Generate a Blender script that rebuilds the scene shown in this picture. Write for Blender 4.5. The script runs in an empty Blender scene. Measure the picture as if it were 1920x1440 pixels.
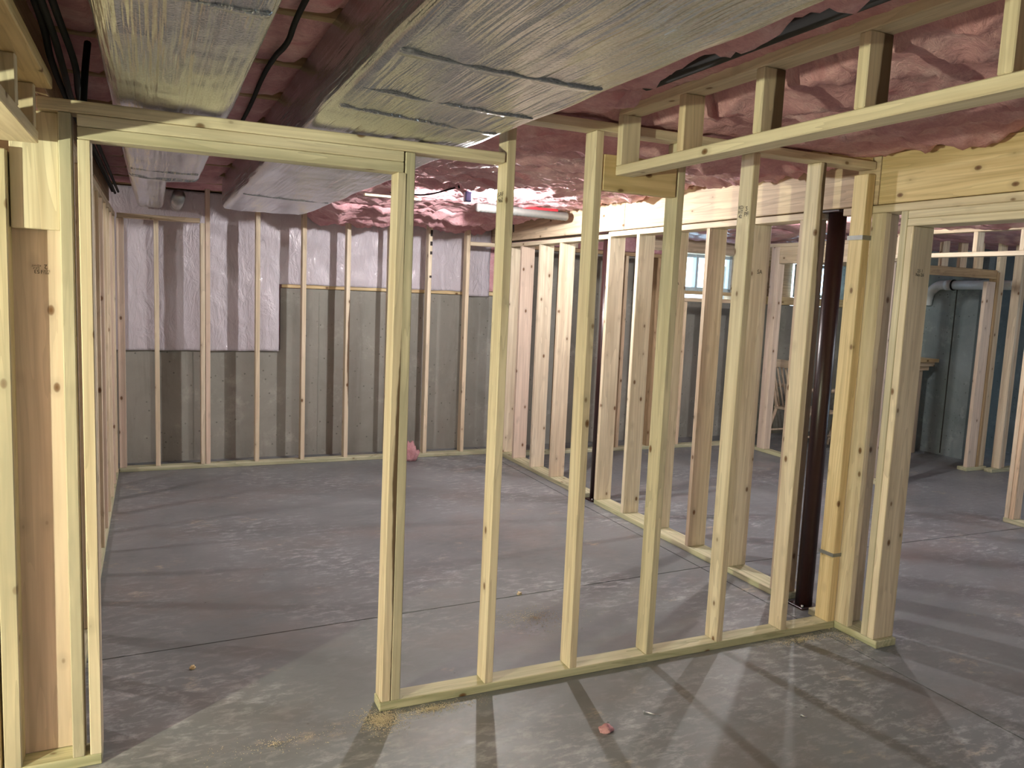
import bpy, bmesh, math, random
from mathutils import Matrix, Vector, noise
random.seed(7)
scene = bpy.context.scene
COL = scene.collection
W = {}                      # world matrix of every object we place

# ---------------------------------------------------------------- camera
f_px, CX, CY, CZ, YAW, PIT, ROL = 1478.65, -0.8547, -2.9017, 1.6916, 0.4298, -0.1169, 0.0425
F = Vector((math.sin(YAW)*math.cos(PIT), math.cos(YAW)*math.cos(PIT), math.sin(PIT)))
R0 = Vector((math.cos(YAW), -math.sin(YAW), 0)); U0 = R0.cross(F)
RV = R0*math.cos(ROL)+U0*math.sin(ROL); UV = -R0*math.sin(ROL)+U0*math.cos(ROL)
cd = bpy.data.cameras.new('camera'); cam = bpy.data.objects.new('camera', cd); COL.objects.link(cam)
cd.sensor_width = 36; cd.lens = f_px/1920*36; cd.clip_start = .05; cd.clip_end = 200
cam.matrix_world = Matrix(((RV.x, UV.x, -F.x, CX), (RV.y, UV.y, -F.y, CY), (RV.z, UV.z, -F.z, CZ), (0, 0, 0, 1)))
scene.camera = cam

# ---------------------------------------------------------------- world, light levels, exposure
wd = bpy.data.worlds.new('daylight'); scene.world = wd; wd.use_nodes = True
bg = wd.node_tree.nodes['Background']; bg.inputs[0].default_value = (.62, .82, 1, 1); bg.inputs[1].default_value = 5.0
vs = scene.view_settings
vs.view_transform = 'Standard'; vs.look = 'None'; vs.gamma = 1; vs.exposure = 0.24; vs.use_curve_mapping = False
# bulbs: name -> (x, y, z, strength, colour)
LAMPS = {
    'room':  (1.36, 2.41, 2.345, 3200, (1.0, .975, .95)),
    'right': (3.95, 1.85, 2.345, 2100, (1.0, .97, .94)),
    'left':  (-3.1, 2.30, 2.345, 1600, (1.0, .97, .90)),
    'stand': (-3.5, -1.85, 1.38, 9800, (.96, 1.0, .68)),
    'back':  (-.6, -5.6, 2.345, 1150, (1.0, .96, .93)),  # unseen fill bulb, added to lift the ambient light
    'far':   (6.3, -0.6, 2.345, 1300, (.85, .93, 1.0)),  # cool lamp added to stand in for daylight from the right
}

# ---------------------------------------------------------------- node helpers
def new_mat(name):
    m = bpy.data.materials.new(name); m.use_nodes = True
    nt = m.node_tree; return m, nt, nt.nodes['Principled BSDF']
def N(nt, t, **kw):
    n = nt.nodes.new(t)
    for k, v in kw.items(): setattr(n, k, v)
    return n
def link(nt, a, b): nt.links.new(a, b)
def ramp(nt, fac, stops):
    r = N(nt, 'ShaderNodeValToRGB'); e = r.color_ramp.elements
    while len(e) < len(stops): e.new(.5)
    for i, (p, c) in enumerate(stops):
        e[i].position = p; e[i].color = (*c, 1) if len(c) == 3 else c
    link(nt, fac, r.inputs[0]); return r.outputs[0]
def mixc(nt, fac, a, b, mode='MIX'):
    m = N(nt, 'ShaderNodeMix', data_type='RGBA', blend_type=mode)
    for s, v in ((0, fac), (6, a), (7, b)):
        if hasattr(v, 'is_output'): link(nt, v, m.inputs[s])
        elif s == 0: m.inputs[0].default_value = v
        else: m.inputs[s].default_value = (*v, 1)
    return m.outputs[2]
def math_n(nt, op, a, b=None):
    m = N(nt, 'ShaderNodeMath', operation=op)
    for s, v in ((0, a), (1, b)):
        if v is None: continue
        if hasattr(v, 'is_output'): link(nt, v, m.inputs[s])
        else: m.inputs[s].default_value = v
    return m.outputs[0]
def noise_n(nt, vec, scale, detail=3, rough=.55, dist=0):
    n = N(nt, 'ShaderNodeTexNoise'); n.inputs['Scale'].default_value = scale
    n.inputs['Detail'].default_value = detail; n.inputs['Roughness'].default_value = rough
    n.inputs['Distortion'].default_value = dist; link(nt, vec, n.inputs['Vector']); return n.outputs['Fac']
def mapped(nt, vec, sc, loc=(0, 0, 0)):
    m = N(nt, 'ShaderNodeMapping'); m.inputs['Scale'].default_value = sc; m.inputs['Location'].default_value = loc
    link(nt, vec, m.inputs['Vector']); return m.outputs[0]
def bump(nt, h, strength, dist, bs):
    b = N(nt, 'ShaderNodeBump'); b.inputs['Strength'].default_value = strength; b.inputs['Distance'].default_value = dist
    link(nt, h, b.inputs['Height']); link(nt, b.outputs[0], bs.inputs['Normal'])
def objvec(nt, rnd=True):
    tc = N(nt, 'ShaderNodeTexCoord')
    if not rnd: return tc.outputs['Object']
    oi = N(nt, 'ShaderNodeObjectInfo')
    k = math_n(nt, 'MULTIPLY', oi.outputs['Random'], 57.0)
    v = N(nt, 'ShaderNodeVectorMath', operation='ADD'); link(nt, tc.outputs['Object'], v.inputs[0]); link(nt, k, v.inputs[1])
    return v.outputs[0], oi.outputs['Random'], tc.outputs['Object']

# ---------------------------------------------------------------- materials
def wood(name, light, dark, knot=(.16, .075, .03), knots=True, grain=1.0, stain=None, wane=False, rough=.62):
    m, nt, bs = new_mat(name)
    v, rnd, raw = objvec(nt)
    g1 = noise_n(nt, mapped(nt, v, (34, 34, 1.1)), 1.0, 5, .6, .35)
    g2 = noise_n(nt, mapped(nt, v, (9, 9, .55)), 1.0, 3, .5, .8)
    ringv = math_n(nt, 'FRACT', math_n(nt, 'MULTIPLY', g2, 9.0))
    c = ramp(nt, g1, [(.33, tuple(x*.9 for x in dark)), (.62, light)])
    c2 = mixc(nt, math_n(nt, 'MULTIPLY', math_n(nt, 'POWER', ringv, 3.0), .42*grain), c, tuple(x*.62 for x in dark))
    # warm/cool drift from piece to piece
    tint = ramp(nt, rnd, [(0, (1.0, .96, .92)), (.5, (1, 1, 1)), (1, (1.03, 1.0, .95))])
    c3 = mixc(nt, 1.0, c2, tint, 'MULTIPLY')
    blot = noise_n(nt, mapped(nt, v, (5, 5, 1.6)), 1.0, 3, .6)
    c3 = mixc(nt, ramp(nt, blot, [(.52, (0, 0, 0)), (.78, (.38, .38, .38))]), c3, tuple(x*.72 for x in dark))
    if knots:
        vo = N(nt, 'ShaderNodeTexVoronoi'); vo.inputs['Scale'].default_value = 1
        link(nt, mapped(nt, v, (10, 10, 6.0)), vo.inputs['Vector'])
        k = ramp(nt, vo.outputs['Distance'], [(.03, (1, 1, 1)), (.085, (.75, .75, .75)), (.12, (0, 0, 0))])
        halo = ramp(nt, vo.outputs['Distance'], [(.07, (.55, .55, .55)), (.26, (0, 0, 0))])
        c3 = mixc(nt, halo, c3, tuple(x*.66 for x in dark))
        c3 = mixc(nt, k, c3, knot)
    if stain:
        s = noise_n(nt, mapped(nt, v, (7, 7, 1.2)), 1.0, 4, .65)
        c3 = mixc(nt, ramp(nt, s, [(.42, (0, 0, 0)), (.62, (.75, .75, .75))]), c3, stain)
    if wane:
        sx = N(nt, 'ShaderNodeSeparateXYZ'); link(nt, raw, sx.inputs[0])
        e = math_n(nt, 'ADD', math_n(nt, 'MULTIPLY', sx.outputs[0], 27.0), noise_n(nt, mapped(nt, v, (6, 6, 2.4)), 1.0, 4, .6))
        zz = math_n(nt, 'MULTIPLY', math_n(nt, 'ABSOLUTE', math_n(nt, 'SUBTRACT', sx.outputs[2], wane)), .75)
        e = math_n(nt, 'SUBTRACT', e, zz)
        c3 = mixc(nt, ramp(nt, e, [(.40, (0, 0, 0)), (.56, (.92, .92, .92))]), c3, (.085, .042, .018))
    link(nt, c3, bs.inputs['Base Color']); bs.inputs['Roughness'].default_value = rough
    bs.inputs['Specular IOR Level'].default_value = .3
    bump(nt, g1, .18, .003, bs)
    return m
PINE_L, PINE_D = (.80, .70, .54), (.67, .55, .39)
M = {}
M['pine'] = wood('pine', PINE_L, PINE_D)
M['pine_grey'] = wood('pine_weathered', (.72, .64, .48), (.57, .50, .35), stain=(.42, .38, .28))
M['pine_wane'] = wood('pine_with_bark_edge', PINE_L, PINE_D, wane=-.12)
M['pine_wane_top'] = wood('pine_with_bark_top', PINE_L, PINE_D, wane=1.05)
M['spruce'] = wood('spruce_orange', (.80, .64, .38), (.68, .50, .26))
M['plank'] = wood('wide_plank', (.78, .64, .46), (.66, .50, .34), grain=1.5)
M['plank_pink'] = wood('wide_plank_pink', (.74, .61, .51), (.65, .52, .42), grain=.6)
M['treated'] = wood('treated_green_pine', (.62, .60, .43), (.45, .46, .29), grain=1.4)
M['dark_wood'] = wood('dark_joist_wood', (.48, .34, .20), (.33, .22, .12))
M['chair_wood'] = wood('pale_chair_wood', (.62, .50, .38), (.46, .36, .26), knots=False)

def concrete_floor():
    m, nt, bs = new_mat('slab_concrete'); v = objvec(nt, False)
    a = noise_n(nt, v, .9, 5, .6, .4)
    c = ramp(nt, a, [(.3, (.132, .144, .153)), (.55, (.185, .199, .209)), (.75, (.238, .252, .262))])
    # broom / chalk dust patches
    p = noise_n(nt, v, .75, 4, .6, .3)
    fine = noise_n(nt, mapped(nt, v, (11, 24, 11)), 1.0, 8, .74, .3)
    msk = math_n(nt, 'MULTIPLY', ramp(nt, p, [(.42, (0, 0, 0)), (.60, (1, 1, 1))]), ramp(nt, fine, [(.48, (0, 0, 0)), (.68, (.85, .85, .85))]))
    c = mixc(nt, msk, c, (.50, .51, .535))
    # brownish mud stain
    b = noise_n(nt, mapped(nt, v, (1.1, 1.6, 1), (4, 2, 0)), 1.0, 4, .65)
    c = mixc(nt, ramp(nt, b, [(.50, (0, 0, 0)), (.74, (.55, .55, .55))]), c, (.20, .165, .15))
    s = noise_n(nt, mapped(nt, v, (2.3, 2.7, 1), (1, 8, 0)), 1.0, 5, .7)
    sd = math_n(nt, 'MULTIPLY', ramp(nt, s, [(.60, (0, 0, 0)), (.70, (.7, .7, .7))]), ramp(nt, fine, [(.46, (0, 0, 0)), (.60, (1, 1, 1))]))
    c = mixc(nt, sd, c, (.48, .39, .27))
    vo = N(nt, 'ShaderNodeTexVoronoi'); vo.inputs['Scale'].default_value = 5.5; link(nt, v, vo.inputs['Vector'])
    c = mixc(nt, ramp(nt, vo.outputs['Distance'], [(.012, (.8, .8, .8)), (.04, (0, 0, 0))]), c, (.05, .045, .04))
    link(nt, c, bs.inputs['Base Color'])
    link(nt, ramp(nt, fine, [(.3, (.36, .36, .36)), (.7, (.58, .58, .58))]), bs.inputs['Roughness'])
    bs.inputs['Specular IOR Level'].default_value = .4
    bump(nt, fine, .12, .004, bs); return m
def concrete_wall(name, lo, hi, sc=1.0):
    m, nt, bs = new_mat(name); v = objvec(nt, False)
    a = noise_n(nt, v, 1.3*sc, 6, .65, .5)
    c = ramp(nt, a, [(.3, lo), (.7, hi)])
    drip = noise_n(nt, mapped(nt, v, (6, 6, .8)), 1.0, 5, .7, .4)
    c = mixc(nt, ramp(nt, drip, [(.50, (0, 0, 0)), (.78, (.5, .5, .5))]), c, tuple(x*.6 for x in lo))
    pt = noise_n(nt, v, 5.0, 5, .7)
    c = mixc(nt, ramp(nt, pt, [(.56, (0, 0, 0)), (.74, (.55, .55, .55))]), c, tuple(min(1, x*1.5) for x in hi))
    vo = N(nt, 'ShaderNodeTexVoronoi'); vo.inputs['Scale'].default_value = 14; link(nt, v, vo.inputs['Vector'])
    c = mixc(nt, ramp(nt, vo.outputs['Distance'], [(.05, (.8, .8, .8)), (.14, (0, 0, 0))]), c, tuple(x*.35 for x in lo))
    link(nt, c, bs.inputs['Base Color']); bs.inputs['Roughness'].default_value = .85
    bump(nt, pt, .3, .01, bs); return m
M['floor'] = concrete_floor()
M['conc'] = concrete_wall('foundation_concrete', (.235, .228, .20), (.335, .325, .29))
M['conc_bluelit'] = concrete_wall('daylight_tinted_concrete', (.17, .21, .21), (.30, .35, .35))  # bluish-green daylight put into the concrete colour
def plain(name, col, rough=.6, metal=0, emit=None, spec=.4):
    m, nt, bs = new_mat(name); v, r, raw = objvec(nt)
    n = noise_n(nt, v, 30, 3)
    c = mixc(nt, ramp(nt, n, [(.35, (0, 0, 0)), (.7, (.35, .35, .35))]), col, tuple(x*.72 for x in col))
    link(nt, c, bs.inputs['Base Color']); bs.inputs['Roughness'].default_value = rough
    bs.inputs['Metallic'].default_value = metal; bs.inputs['Specular IOR Level'].default_value = spec
    if emit:
        bs.inputs['Emission Color'].default_value = (*emit[0], 1); bs.inputs['Emission Strength'].default_value = emit[1]
    return m
M['joint'] = plain('joint_dark', (.035, .033, .032), .9)
M['steel_red'] = plain('maroon_steel_paint', (.030, .012, .012), .34)
M['steel'] = plain('galvanised_steel', (.55, .56, .57), .38, 1)
M['black'] = plain('black_rubber', (.008, .008, .008), .7, spec=.2)
M['ink'] = plain('stamp_ink', (.04, .032, .03), .8)
M['blue'] = plain('blue_plastic', (.012, .03, .09), .4)
M['flex'] = plain('dull_flex_foil', (.30, .30, .29), .5, .6)
M['white'] = plain('white_plastic', (.75, .78, .78), .35)
M['pvc'] = plain('pvc_white', (.72, .78, .80), .4)
M['vinyl'] = plain('window_vinyl', (.70, .84, .92), .4)
M['red_print'] = plain('red_print', (.45, .02, .03), .6)
M['sawdust'] = plain('sawdust', (.68, .60, .44), .95)
M['subfloor'] = plain('subfloor_board', (.42, .30, .17), .8)
def glassmat():
    m, nt, bs = new_mat('window_glass'); bs.inputs['Base Color'].default_value = (.9, .97, 1, 1)
    bs.inputs['Roughness'].default_value = .05; bs.inputs['Transmission Weight'].default_value = 1; bs.inputs['IOR'].default_value = 1.02
    return m
M['glass'] = glassmat()
def pink(name, film):
    m, nt, bs = new_mat(name); v = objvec(nt, False)
    a = noise_n(nt, v, 5, 5, .65, .6); b = noise_n(nt, mapped(nt, v, (40, 90, 40)), 1.0, 5, .7, 1.0)
    c = ramp(nt, a, [(.28, (.52, .25, .275)), (.5, (.70, .39, .42)), (.72, (.82, .56, .585))])
    c = mixc(nt, ramp(nt, b, [(.35, (.5, .5, .5)), (.6, (0, 0, 0))]), c, (.47, .24, .265))
    red = noise_n(nt, mapped(nt, v, (3, 6, 3), (3, 1, 7)), 1.0, 2)
    c = mixc(nt, ramp(nt, red, [(.66, (0, 0, 0)), (.72, (.5, .5, .5))]), c, (.52, .16, .19))
    link(nt, c, bs.inputs['Base Color'])
    bs.inputs['Roughness'].default_value = .95; bs.inputs['Specular IOR Level'].default_value = .1
    if film:
        bs.inputs['Coat Weight'].default_value = .4; bs.inputs['Coat Roughness'].default_value = .2
        w = noise_n(nt, mapped(nt, v, (9, 16, 9)), 1.0, 4, .6, 1.4)
        h = math_n(nt, 'ADD', math_n(nt, 'MULTIPLY', b, .15), w); bump(nt, h, .55, .03, bs)
    else:
        w = noise_n(nt, mapped(nt, v, (12, 22, 12)), 1.0, 5, .7, 1.0)
        bump(nt, w, .6, .02, bs)
    return m
M['pink'] = pink('pink_fibreglass', False)
M['pink_film'] = pink('pink_fibreglass_film', True)
def foil():
    m, nt, bs = new_mat('foil_duct_wrap'); v = objvec(nt, False)
    r1 = noise_n(nt, mapped(nt, v, (46, 1.6, 46)), 1.0, 2, .5, .12)
    r2 = noise_n(nt, mapped(nt, v, (170, 120, 170)), 1.0, 2)
    p = noise_n(nt, v, 1.7, 3)
    bs.inputs['Metallic'].default_value = 1
    c = ramp(nt, r2, [(.3, (.50, .52, .545)), (.7, (.70, .725, .755))]); link(nt, c, bs.inputs['Base Color'])
    bs.inputs['Roughness'].default_value = .24
    wr = math_n(nt, 'MULTIPLY', r1, ramp(nt, p, [(.35, (.15, .15, .15)), (.65, (1, 1, 1))]))
    h = math_n(nt, 'ADD', wr, math_n(nt, 'MULTIPLY', r2, .05))
    bump(nt, h, .9, .020, bs); return m
M['foil'] = foil()
def poly():
    m, nt, bs = new_mat('clear_poly_sheet'); v = objvec(nt, False)
    bs.inputs['Base Color'].default_value = (.80, .745, .82, 1); bs.inputs['Roughness'].default_value = .09
    bs.inputs['Specular IOR Level'].default_value = .7
    w = noise_n(nt, mapped(nt, v, (10, 10, 4)), 1.0, 4, .6, 2.2)
    bump(nt, w, .8, .03, bs)
    tr = N(nt, 'ShaderNodeBsdfTransparent'); mx = N(nt, 'ShaderNodeMixShader')
    mx.inputs[0].default_value = .72
    link(nt, tr.outputs[0], mx.inputs[1]); link(nt, bs.outputs[0], mx.inputs[2])
    link(nt, mx.outputs[0], nt.nodes['Material Output'].inputs['Surface']); return m
M['poly'] = poly()

# ---------------------------------------------------------------- object helpers
def reg(o, parent, mw):
    COL.objects.link(o); W[o] = mw
    if parent is not None:
        o.parent = parent; o.matrix_local = W[parent].inverted() @ mw
    else: o.matrix_local = mw
    return o
def tag(o, label, cat, group=None, kind=None):
    o['label'] = label
    if cat: o['category'] = cat
    if group: o['group'] = group
    if kind: o['kind'] = kind
    return o
def thing(name, label, cat, loc, group=None):
    return tag(reg(bpy.data.objects.new(name, None), None, Matrix.Translation(loc)), label, cat, group, 'thing')
def from_bm(name, bm, mat, parent=None, mw=None, smooth=False):
    me = bpy.data.meshes.new(name); bm.normal_update(); bm.to_mesh(me); bm.free()
    me.materials.append(M[mat] if isinstance(mat, str) else mat)
    if smooth:
        for p in me.polygons: p.use_smooth = True
    return reg(bpy.data.objects.new(name, me), parent, mw or Matrix.Identity(4))
BOX = {}
AX = {'z': Matrix(((1, 0, 0), (0, 1, 0), (0, 0, 1))), 'x': Matrix(((0, 0, 1), (1, 0, 0), (0, 1, 0))), 'y': Matrix(((0, 1, 0), (0, 0, 1), (1, 0, 0)))}
def box_mesh(a, b, L, mat, bev):
    key = (round(a, 4), round(b, 4), round(L, 4), mat, bev)
    if key in BOX: return BOX[key]
    bm = bmesh.new(); bmesh.ops.create_cube(bm, size=1)
    for v in bm.verts: v.co = Vector((v.co.x*a, v.co.y*b, v.co.z*L))
    if bev: bmesh.ops.bevel(bm, geom=list(bm.edges), offset=bev, segments=1, affect='EDGES')
    me = bpy.data.meshes.new('lumber'); bm.to_mesh(me); bm.free(); me.materials.append(M[mat]); BOX[key] = me
    return me
def lum(name, parent, x0, x1, y0, y1, z0, z1, mat='pine', bev=.003, axis=None, lean=(0, 0)):
    """one piece of lumber (or any bevelled board); local Z runs along its length"""
    d = (x1-x0, y1-y0, z1-z0)
    if axis is None: axis = 'xyz'[max(range(3), key=lambda i: d[i])]
    if axis == 'z': a, b, L = d
    elif axis == 'x': a, b, L = d[1], d[2], d[0]
    else: a, b, L = d[2], d[0], d[1]
    me = box_mesh(a, b, L, mat, min(bev, .3*min(d)))
    c = Vector(((x0+x1)/2, (y0+y1)/2, (z0+z1)/2))
    mw = Matrix.Translation(c) @ AX[axis].to_4x4()
    if lean != (0, 0):
        sh = Matrix.Rotation(lean[0], 4, 'Y') @ Matrix.Rotation(lean[1], 4, 'X')
        base = Vector((c.x, c.y, z0)); mw = Matrix.Translation(base) @ sh @ Matrix.Translation(c-base) @ AX[axis].to_4x4()
    return reg(bpy.data.objects.new(name, me), parent, mw)
def tube(name, parent, pts, r, mat, sides=10, smooth=True, caps=True):
    bm = bmesh.new(); rings = []
    pts = [Vector(p) for p in pts]; n = len(pts)
    rr = r if isinstance(r, (list, tuple)) else [r]*n
    up = Vector((0, 0, 1))
    for i, p in enumerate(pts):
        t = (pts[min(i+1, n-1)]-pts[max(i-1, 0)]).normalized()
        s = t.cross(up)
        if s.length < .05: s = t.cross(Vector((1, 0, 0)))
        s.normalize(); q = s.cross(t)
        rings.append([bm.verts.new(p+(s*math.cos(2*math.pi*k/sides)+q*math.sin(2*math.pi*k/sides))*rr[i]) for k in range(sides)])
    for a, b in zip(rings, rings[1:]):
        for k in range(sides): bm.faces.new((a[k], a[(k+1) % sides], b[(k+1) % sides], b[k]))
    if caps: bm.faces.new(rings[0][::-1]); bm.faces.new(rings[-1])
    bmesh.ops.recalc_face_normals(bm, faces=bm.faces)
    return from_bm(name, bm, mat, parent, None, smooth)
def smooth_path(pts, n=8):
    P = [Vector(p) for p in pts]; out = []
    for i in range(len(P)-1):
        a, b, c, d = P[max(i-1, 0)], P[i], P[i+1], P[min(i+2, len(P)-1)]
        for k in range(n):
            t = k/n
            out.append(.5*((2*b)+(c-a)*t+(2*a-5*b+4*c-d)*t*t+(3*b-3*c+d-a)*t**3))
    return out+[P[-1]]
def prism(name, parent, poly2, z0, z1, mat, plane='xy', smooth=False):
    bm = bmesh.new()
    def mk(p, h): return {'xy': (p[0], p[1], h), 'xz': (p[0], h, p[1]), 'yz': (h, p[0], p[1])}[plane]
    a = [bm.verts.new(mk(p, z0)) for p in poly2]; b = [bm.verts.new(mk(p, z1)) for p in poly2]
    bm.faces.new(a); bm.faces.new(b); n = len(a)
    for i in range(n): bm.faces.new((a[i], a[(i+1) % n], b[(i+1) % n], b[i]))
    bmesh.ops.recalc_face_normals(bm, faces=bm.faces)
    return from_bm(name, bm, mat, parent, None, smooth)
def stamp(parent, text, origin, right, up, size, name='grade_stamp', mat='ink', label=None):
    """flat print: lettering laid on a face"""
    cu = bpy.data.curves.new('stamp_text', 'FONT'); cu.body = text; cu.size = size; cu.align_x = 'CENTER'; cu.align_y = 'CENTER'
    cu.resolution_u = 2; cu.space_line = .85
    tmp = bpy.data.objects.new('stamp_tmp', cu); COL.objects.link(tmp)
    dg = bpy.context.evaluated_depsgraph_get(); me = bpy.data.meshes.new_from_object(tmp.evaluated_get(dg))
    bpy.data.objects.remove(tmp); bpy.data.curves.remove(cu)
    me.materials.clear(); me.materials.append(M[mat])
    r = Vector(right).normalized(); u = Vector(up).normalized(); n = r.cross(u)
    o = Vector(origin)+n*.0012
    mw = Matrix(((r.x, u.x, n.x, o.x), (r.y, u.y, n.y, o.y), (r.z, u.z, n.z, o.z), (0, 0, 0, 1)))
    s = reg(bpy.data.objects.new(name, me), parent, mw)
    if label: s['label'] = label
    return s

S = .4064; T = .038; D = .089
XR = 2.405; XR2 = 2.545            # right bearing wall (2x6)
JB = 2.468                         # underside of ceiling joists
YB = 4.53                          # front face of the rear stud wall

# ================================================================ THE SHELL
# floor: four slabs parted by saw-cut control joints
fl = prism('floor', None, [(-6, -7), (9, -7), (9, 5.4), (-6, 5.4)], -.30, -.05, 'joint')
tag(fl, 'grey concrete basement slab with saw-cut control joints', None, kind='structure')
g = .004
def slab(poly): prism('slab', fl, poly, -.0495, 0, 'floor')
YL, YM, YRr = .62, .988, .87       # control joint height at x=-6, 2.30, 9
slab([(-6, -7), (2.30-g, -7), (2.30-g, YM-g), (-6, YL-g)]); slab([(2.30+g, -7), (9, -7), (9, YRr-g), (2.30+g, YM-g)])
slab([(-6, YL+g), (2.30-g, YM+g), (2.30-g, 5.4), (-6, 5.4)]); slab([(2.30+g, YM+g), (9, YRr+g), (9, 5.4), (2.30+g, 5.4)])

def struct(o, label): return tag(o, label, None, kind='structure')
# rear foundation wall: stepped, low on the left
wb = prism('wall_back', None, [(-6, 0), (8.1, 0), (8.1, 1.66), (6.2, 1.66), (6.2, 2.12), (5.75, 2.12), (5.75, 1.66), (4.45, 1.66), (4.45, 2.16), (2.62, 2.16), (2.62, 1.63), (.255, 1.63), (.255, 1.04), (-6, 1.04)], 4.90, 5.25, 'conc', 'xz')
struct(wb, 'stepped grey concrete foundation wall at the rear of the basement')
for x in (-.52, .62, 1.42, 2.9, 3.6): lum('form_seam', wb, x, x+.012, 4.896, 4.903, .02, 1.02 if x < .25 else 1.6, 'conc', bev=0)
struct(lum('wall_left', None, -6.25, -6, -7, 5.4, 0, JB, 'conc', bev=0), 'concrete foundation wall on the far left')
struct(lum('wall_front', None, -6, 9, -7.25, -7, 0, JB+.24, 'conc', bev=0), 'concrete foundation wall behind the camera')
wr = prism('wall_right', None, [(3.02, 0), (5.3, 0), (5.3, JB), (3.02, JB)], 7.55, 7.75, 'conc_bluelit', 'yz')
struct(wr, 'concrete wall coloured with bluish daylight at the far right end')
lum('crack_line', wr, 7.545, 7.552, 3.29, 3.302, .02, 1.93, 'joint', bev=0)
struct(prism('wall_end', None, [(-7, 0), (-2.6, 0), (-2.6, 1.0), (-.6, 1.0), (-.6, 0), (5.4, 0), (5.4, JB+.24), (-.6, JB+.24), (-.6, 2.2), (-2.6, 2.2), (-2.6, JB+.24), (-7, JB+.24)], 8.6, 8.85, 'conc_bluelit', 'yz'), 'concrete wall with a daylight window at the far right')

# ceiling: subfloor, joists, batts
ce = lum('ceiling', None, -6.25, 9, -7.25, 5.4, JB+.24, JB+.30, 'subfloor', bev=0)
struct(ce, 'open joist ceiling stuffed with pink fibreglass batts')
JY = [-.42+.58*k for k in range(-11, 10)]
for y in JY:
    lum('joist', ce, -6, 8.6, y-.019, y+.019, JB, JB+.238, 'dark_wood', axis='x')
def sm(a, b, x):
    t = max(0, min(1, (x-a)/(b-a))); return t*t*(3-2*t)
def fold(p, fr):
    n = noise.noise(p*fr); return (1-abs(n))**4
def zfield(x, y, film):
    p = Vector((x, y*1.25, 1.7))
    base = .012+.018*noise.noise(p*2.3)
    heavy = sm(.30, .55, x)*(1-.0*sm(2.2, 2.4, x))
    sag = base+heavy*(.030+.030*noise.noise(p*1.6+Vector((5, 0, 0))))
    room = sm(.2, .5, y)*sm(.25, .5, x)*(1-sm(2.30, 2.42, x))
    sag += room*(.010+.032*fold(p, 2.6)+.022*fold(p+Vector((9, 3, 0)), 5.2))
    pf = Vector((x*.75+.25*y, y*1.5, .4))
    if not film: sag += heavy*(.040*fold(pf, 2.3)+.026*fold(pf+Vector((2, 7, 0)), 4.6)+.012*fold(pf+Vector((4, 1, 0)), 10)-.018)
    back = sm(3.0, 4.2, y)*sm(.2, .6, x)*(1-sm(2.15, 2.38, x))
    sag += back*(.085+.045*noise.noise(p*2.1))
    if x > 2.6: sag += .03+.03*fold(p, 2.5)
    # pressed flat where plates, rails, the beam and ducts touch it
    if abs(x-.95) < .12 and y < .0: sag = min(sag, .006)
    if abs(x-.77) < .07 and y < -.3: sag = .004+.05*max(0, noise.noise(Vector((0, y*3.1, 2))))+.02*noise.noise(p*9)
    if abs(x-2.475) < .13: sag = min(sag, .01)
    if -.10 < y < .19 and -1.3 < x < 2.6: sag = min(sag, .055)
    if math.hypot(x-1.39, y-2.41) < .16 or math.hypot(x-3.95, y-1.85) < .16: sag = min(sag, .012)
    if math.hypot(x-.9, y-2.35) < .2: sag = min(sag, .03)
    sag += .007*noise.noise(p*14)+.004*noise.noise(p*30)+room*(.016*fold(p+Vector((1, 4, 0)), 9.0)-.006)
    if y > -4.6 and (-1.0 < x < -.58 and y < 4.5 or -.38 < x < .32 and y < 4.0): sag = -.01
    return JB-sag
def batt(x0, x1, y0, y1, mat, step=.03, cover=False):
    ext = .0 if not cover else .021
    film = mat == 'pink_film'
    nx = max(2, int((x1-x0)/step)); ny = max(4, int((y1-y0+2*ext)/step))
    bm = bmesh.new(); gr = []
    for j in range(ny+1):
        y = y0-ext+(y1-y0+2*ext)*j/ny; t = 2*j/ny-1; row = []
        for i in range(nx+1):
            x = x0+(x1-x0)*i/nx
            z = zfield(x, y, film)+(.035*abs(t)**6 if not cover else .014*abs(t)**10)
            if y > y1-.001 or y < y0+.001: z = min(z, JB-.003) if cover else z
            row.append(bm.verts.new((x+.012*noise.noise(Vector((x*5, y*5, 3))), y+(.01*noise.noise(Vector((x*6, y*6, 9))) if 0 < j < ny else 0), z)))
        gr.append(row)
    for j in range(ny):
        for i in range(nx): bm.faces.new((gr[j][i], gr[j+1][i], gr[j+1][i+1], gr[j][i+1]))
    rim = gr[0]+[r[-1] for r in gr[1:]]+gr[-1][-2::-1]+[r[0] for r in gr[-2:0:-1]]
    c = bm.verts.new
    top = [c((v.co.x, min(max(v.co.y, y0+.001), y1-.001), JB+.12)) for v in rim]
    n = len(rim)
    for i in range(n): bm.faces.new((rim[i], rim[(i+1) % n], top[(i+1) % n], top[i]))
    bm.faces.new(top)
    bmesh.ops.recalc_face_normals(bm, faces=bm.faces)
    return from_bm('insulation_batt', bm, mat, ce, None, True)
for a, b in zip(JY, JY[1:]):
    y0, y1 = a+.019, b-.019
    if y1 < -3.2:
        batt(-6, 8.6, y0, y1, 'pink', .12); continue
    near = y0 > -.2
    batt(-6, -1.24, y0, y1, 'pink', .09)
    batt(-1.24, .34, y0, y1, 'pink', .03)
    batt(.34, 2.392, y0, y1, 'pink_film' if .3 < y0 < 3.4 else 'pink', .022 if near else .026, cover=True)
    batt(2.56, 5.6, y0, y1, 'pink_film' if y0 > .3 else 'pink', .05, cover=True)
    batt(5.6, 8.6, y0, y1, 'pink_film', .08, cover=True)

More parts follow.
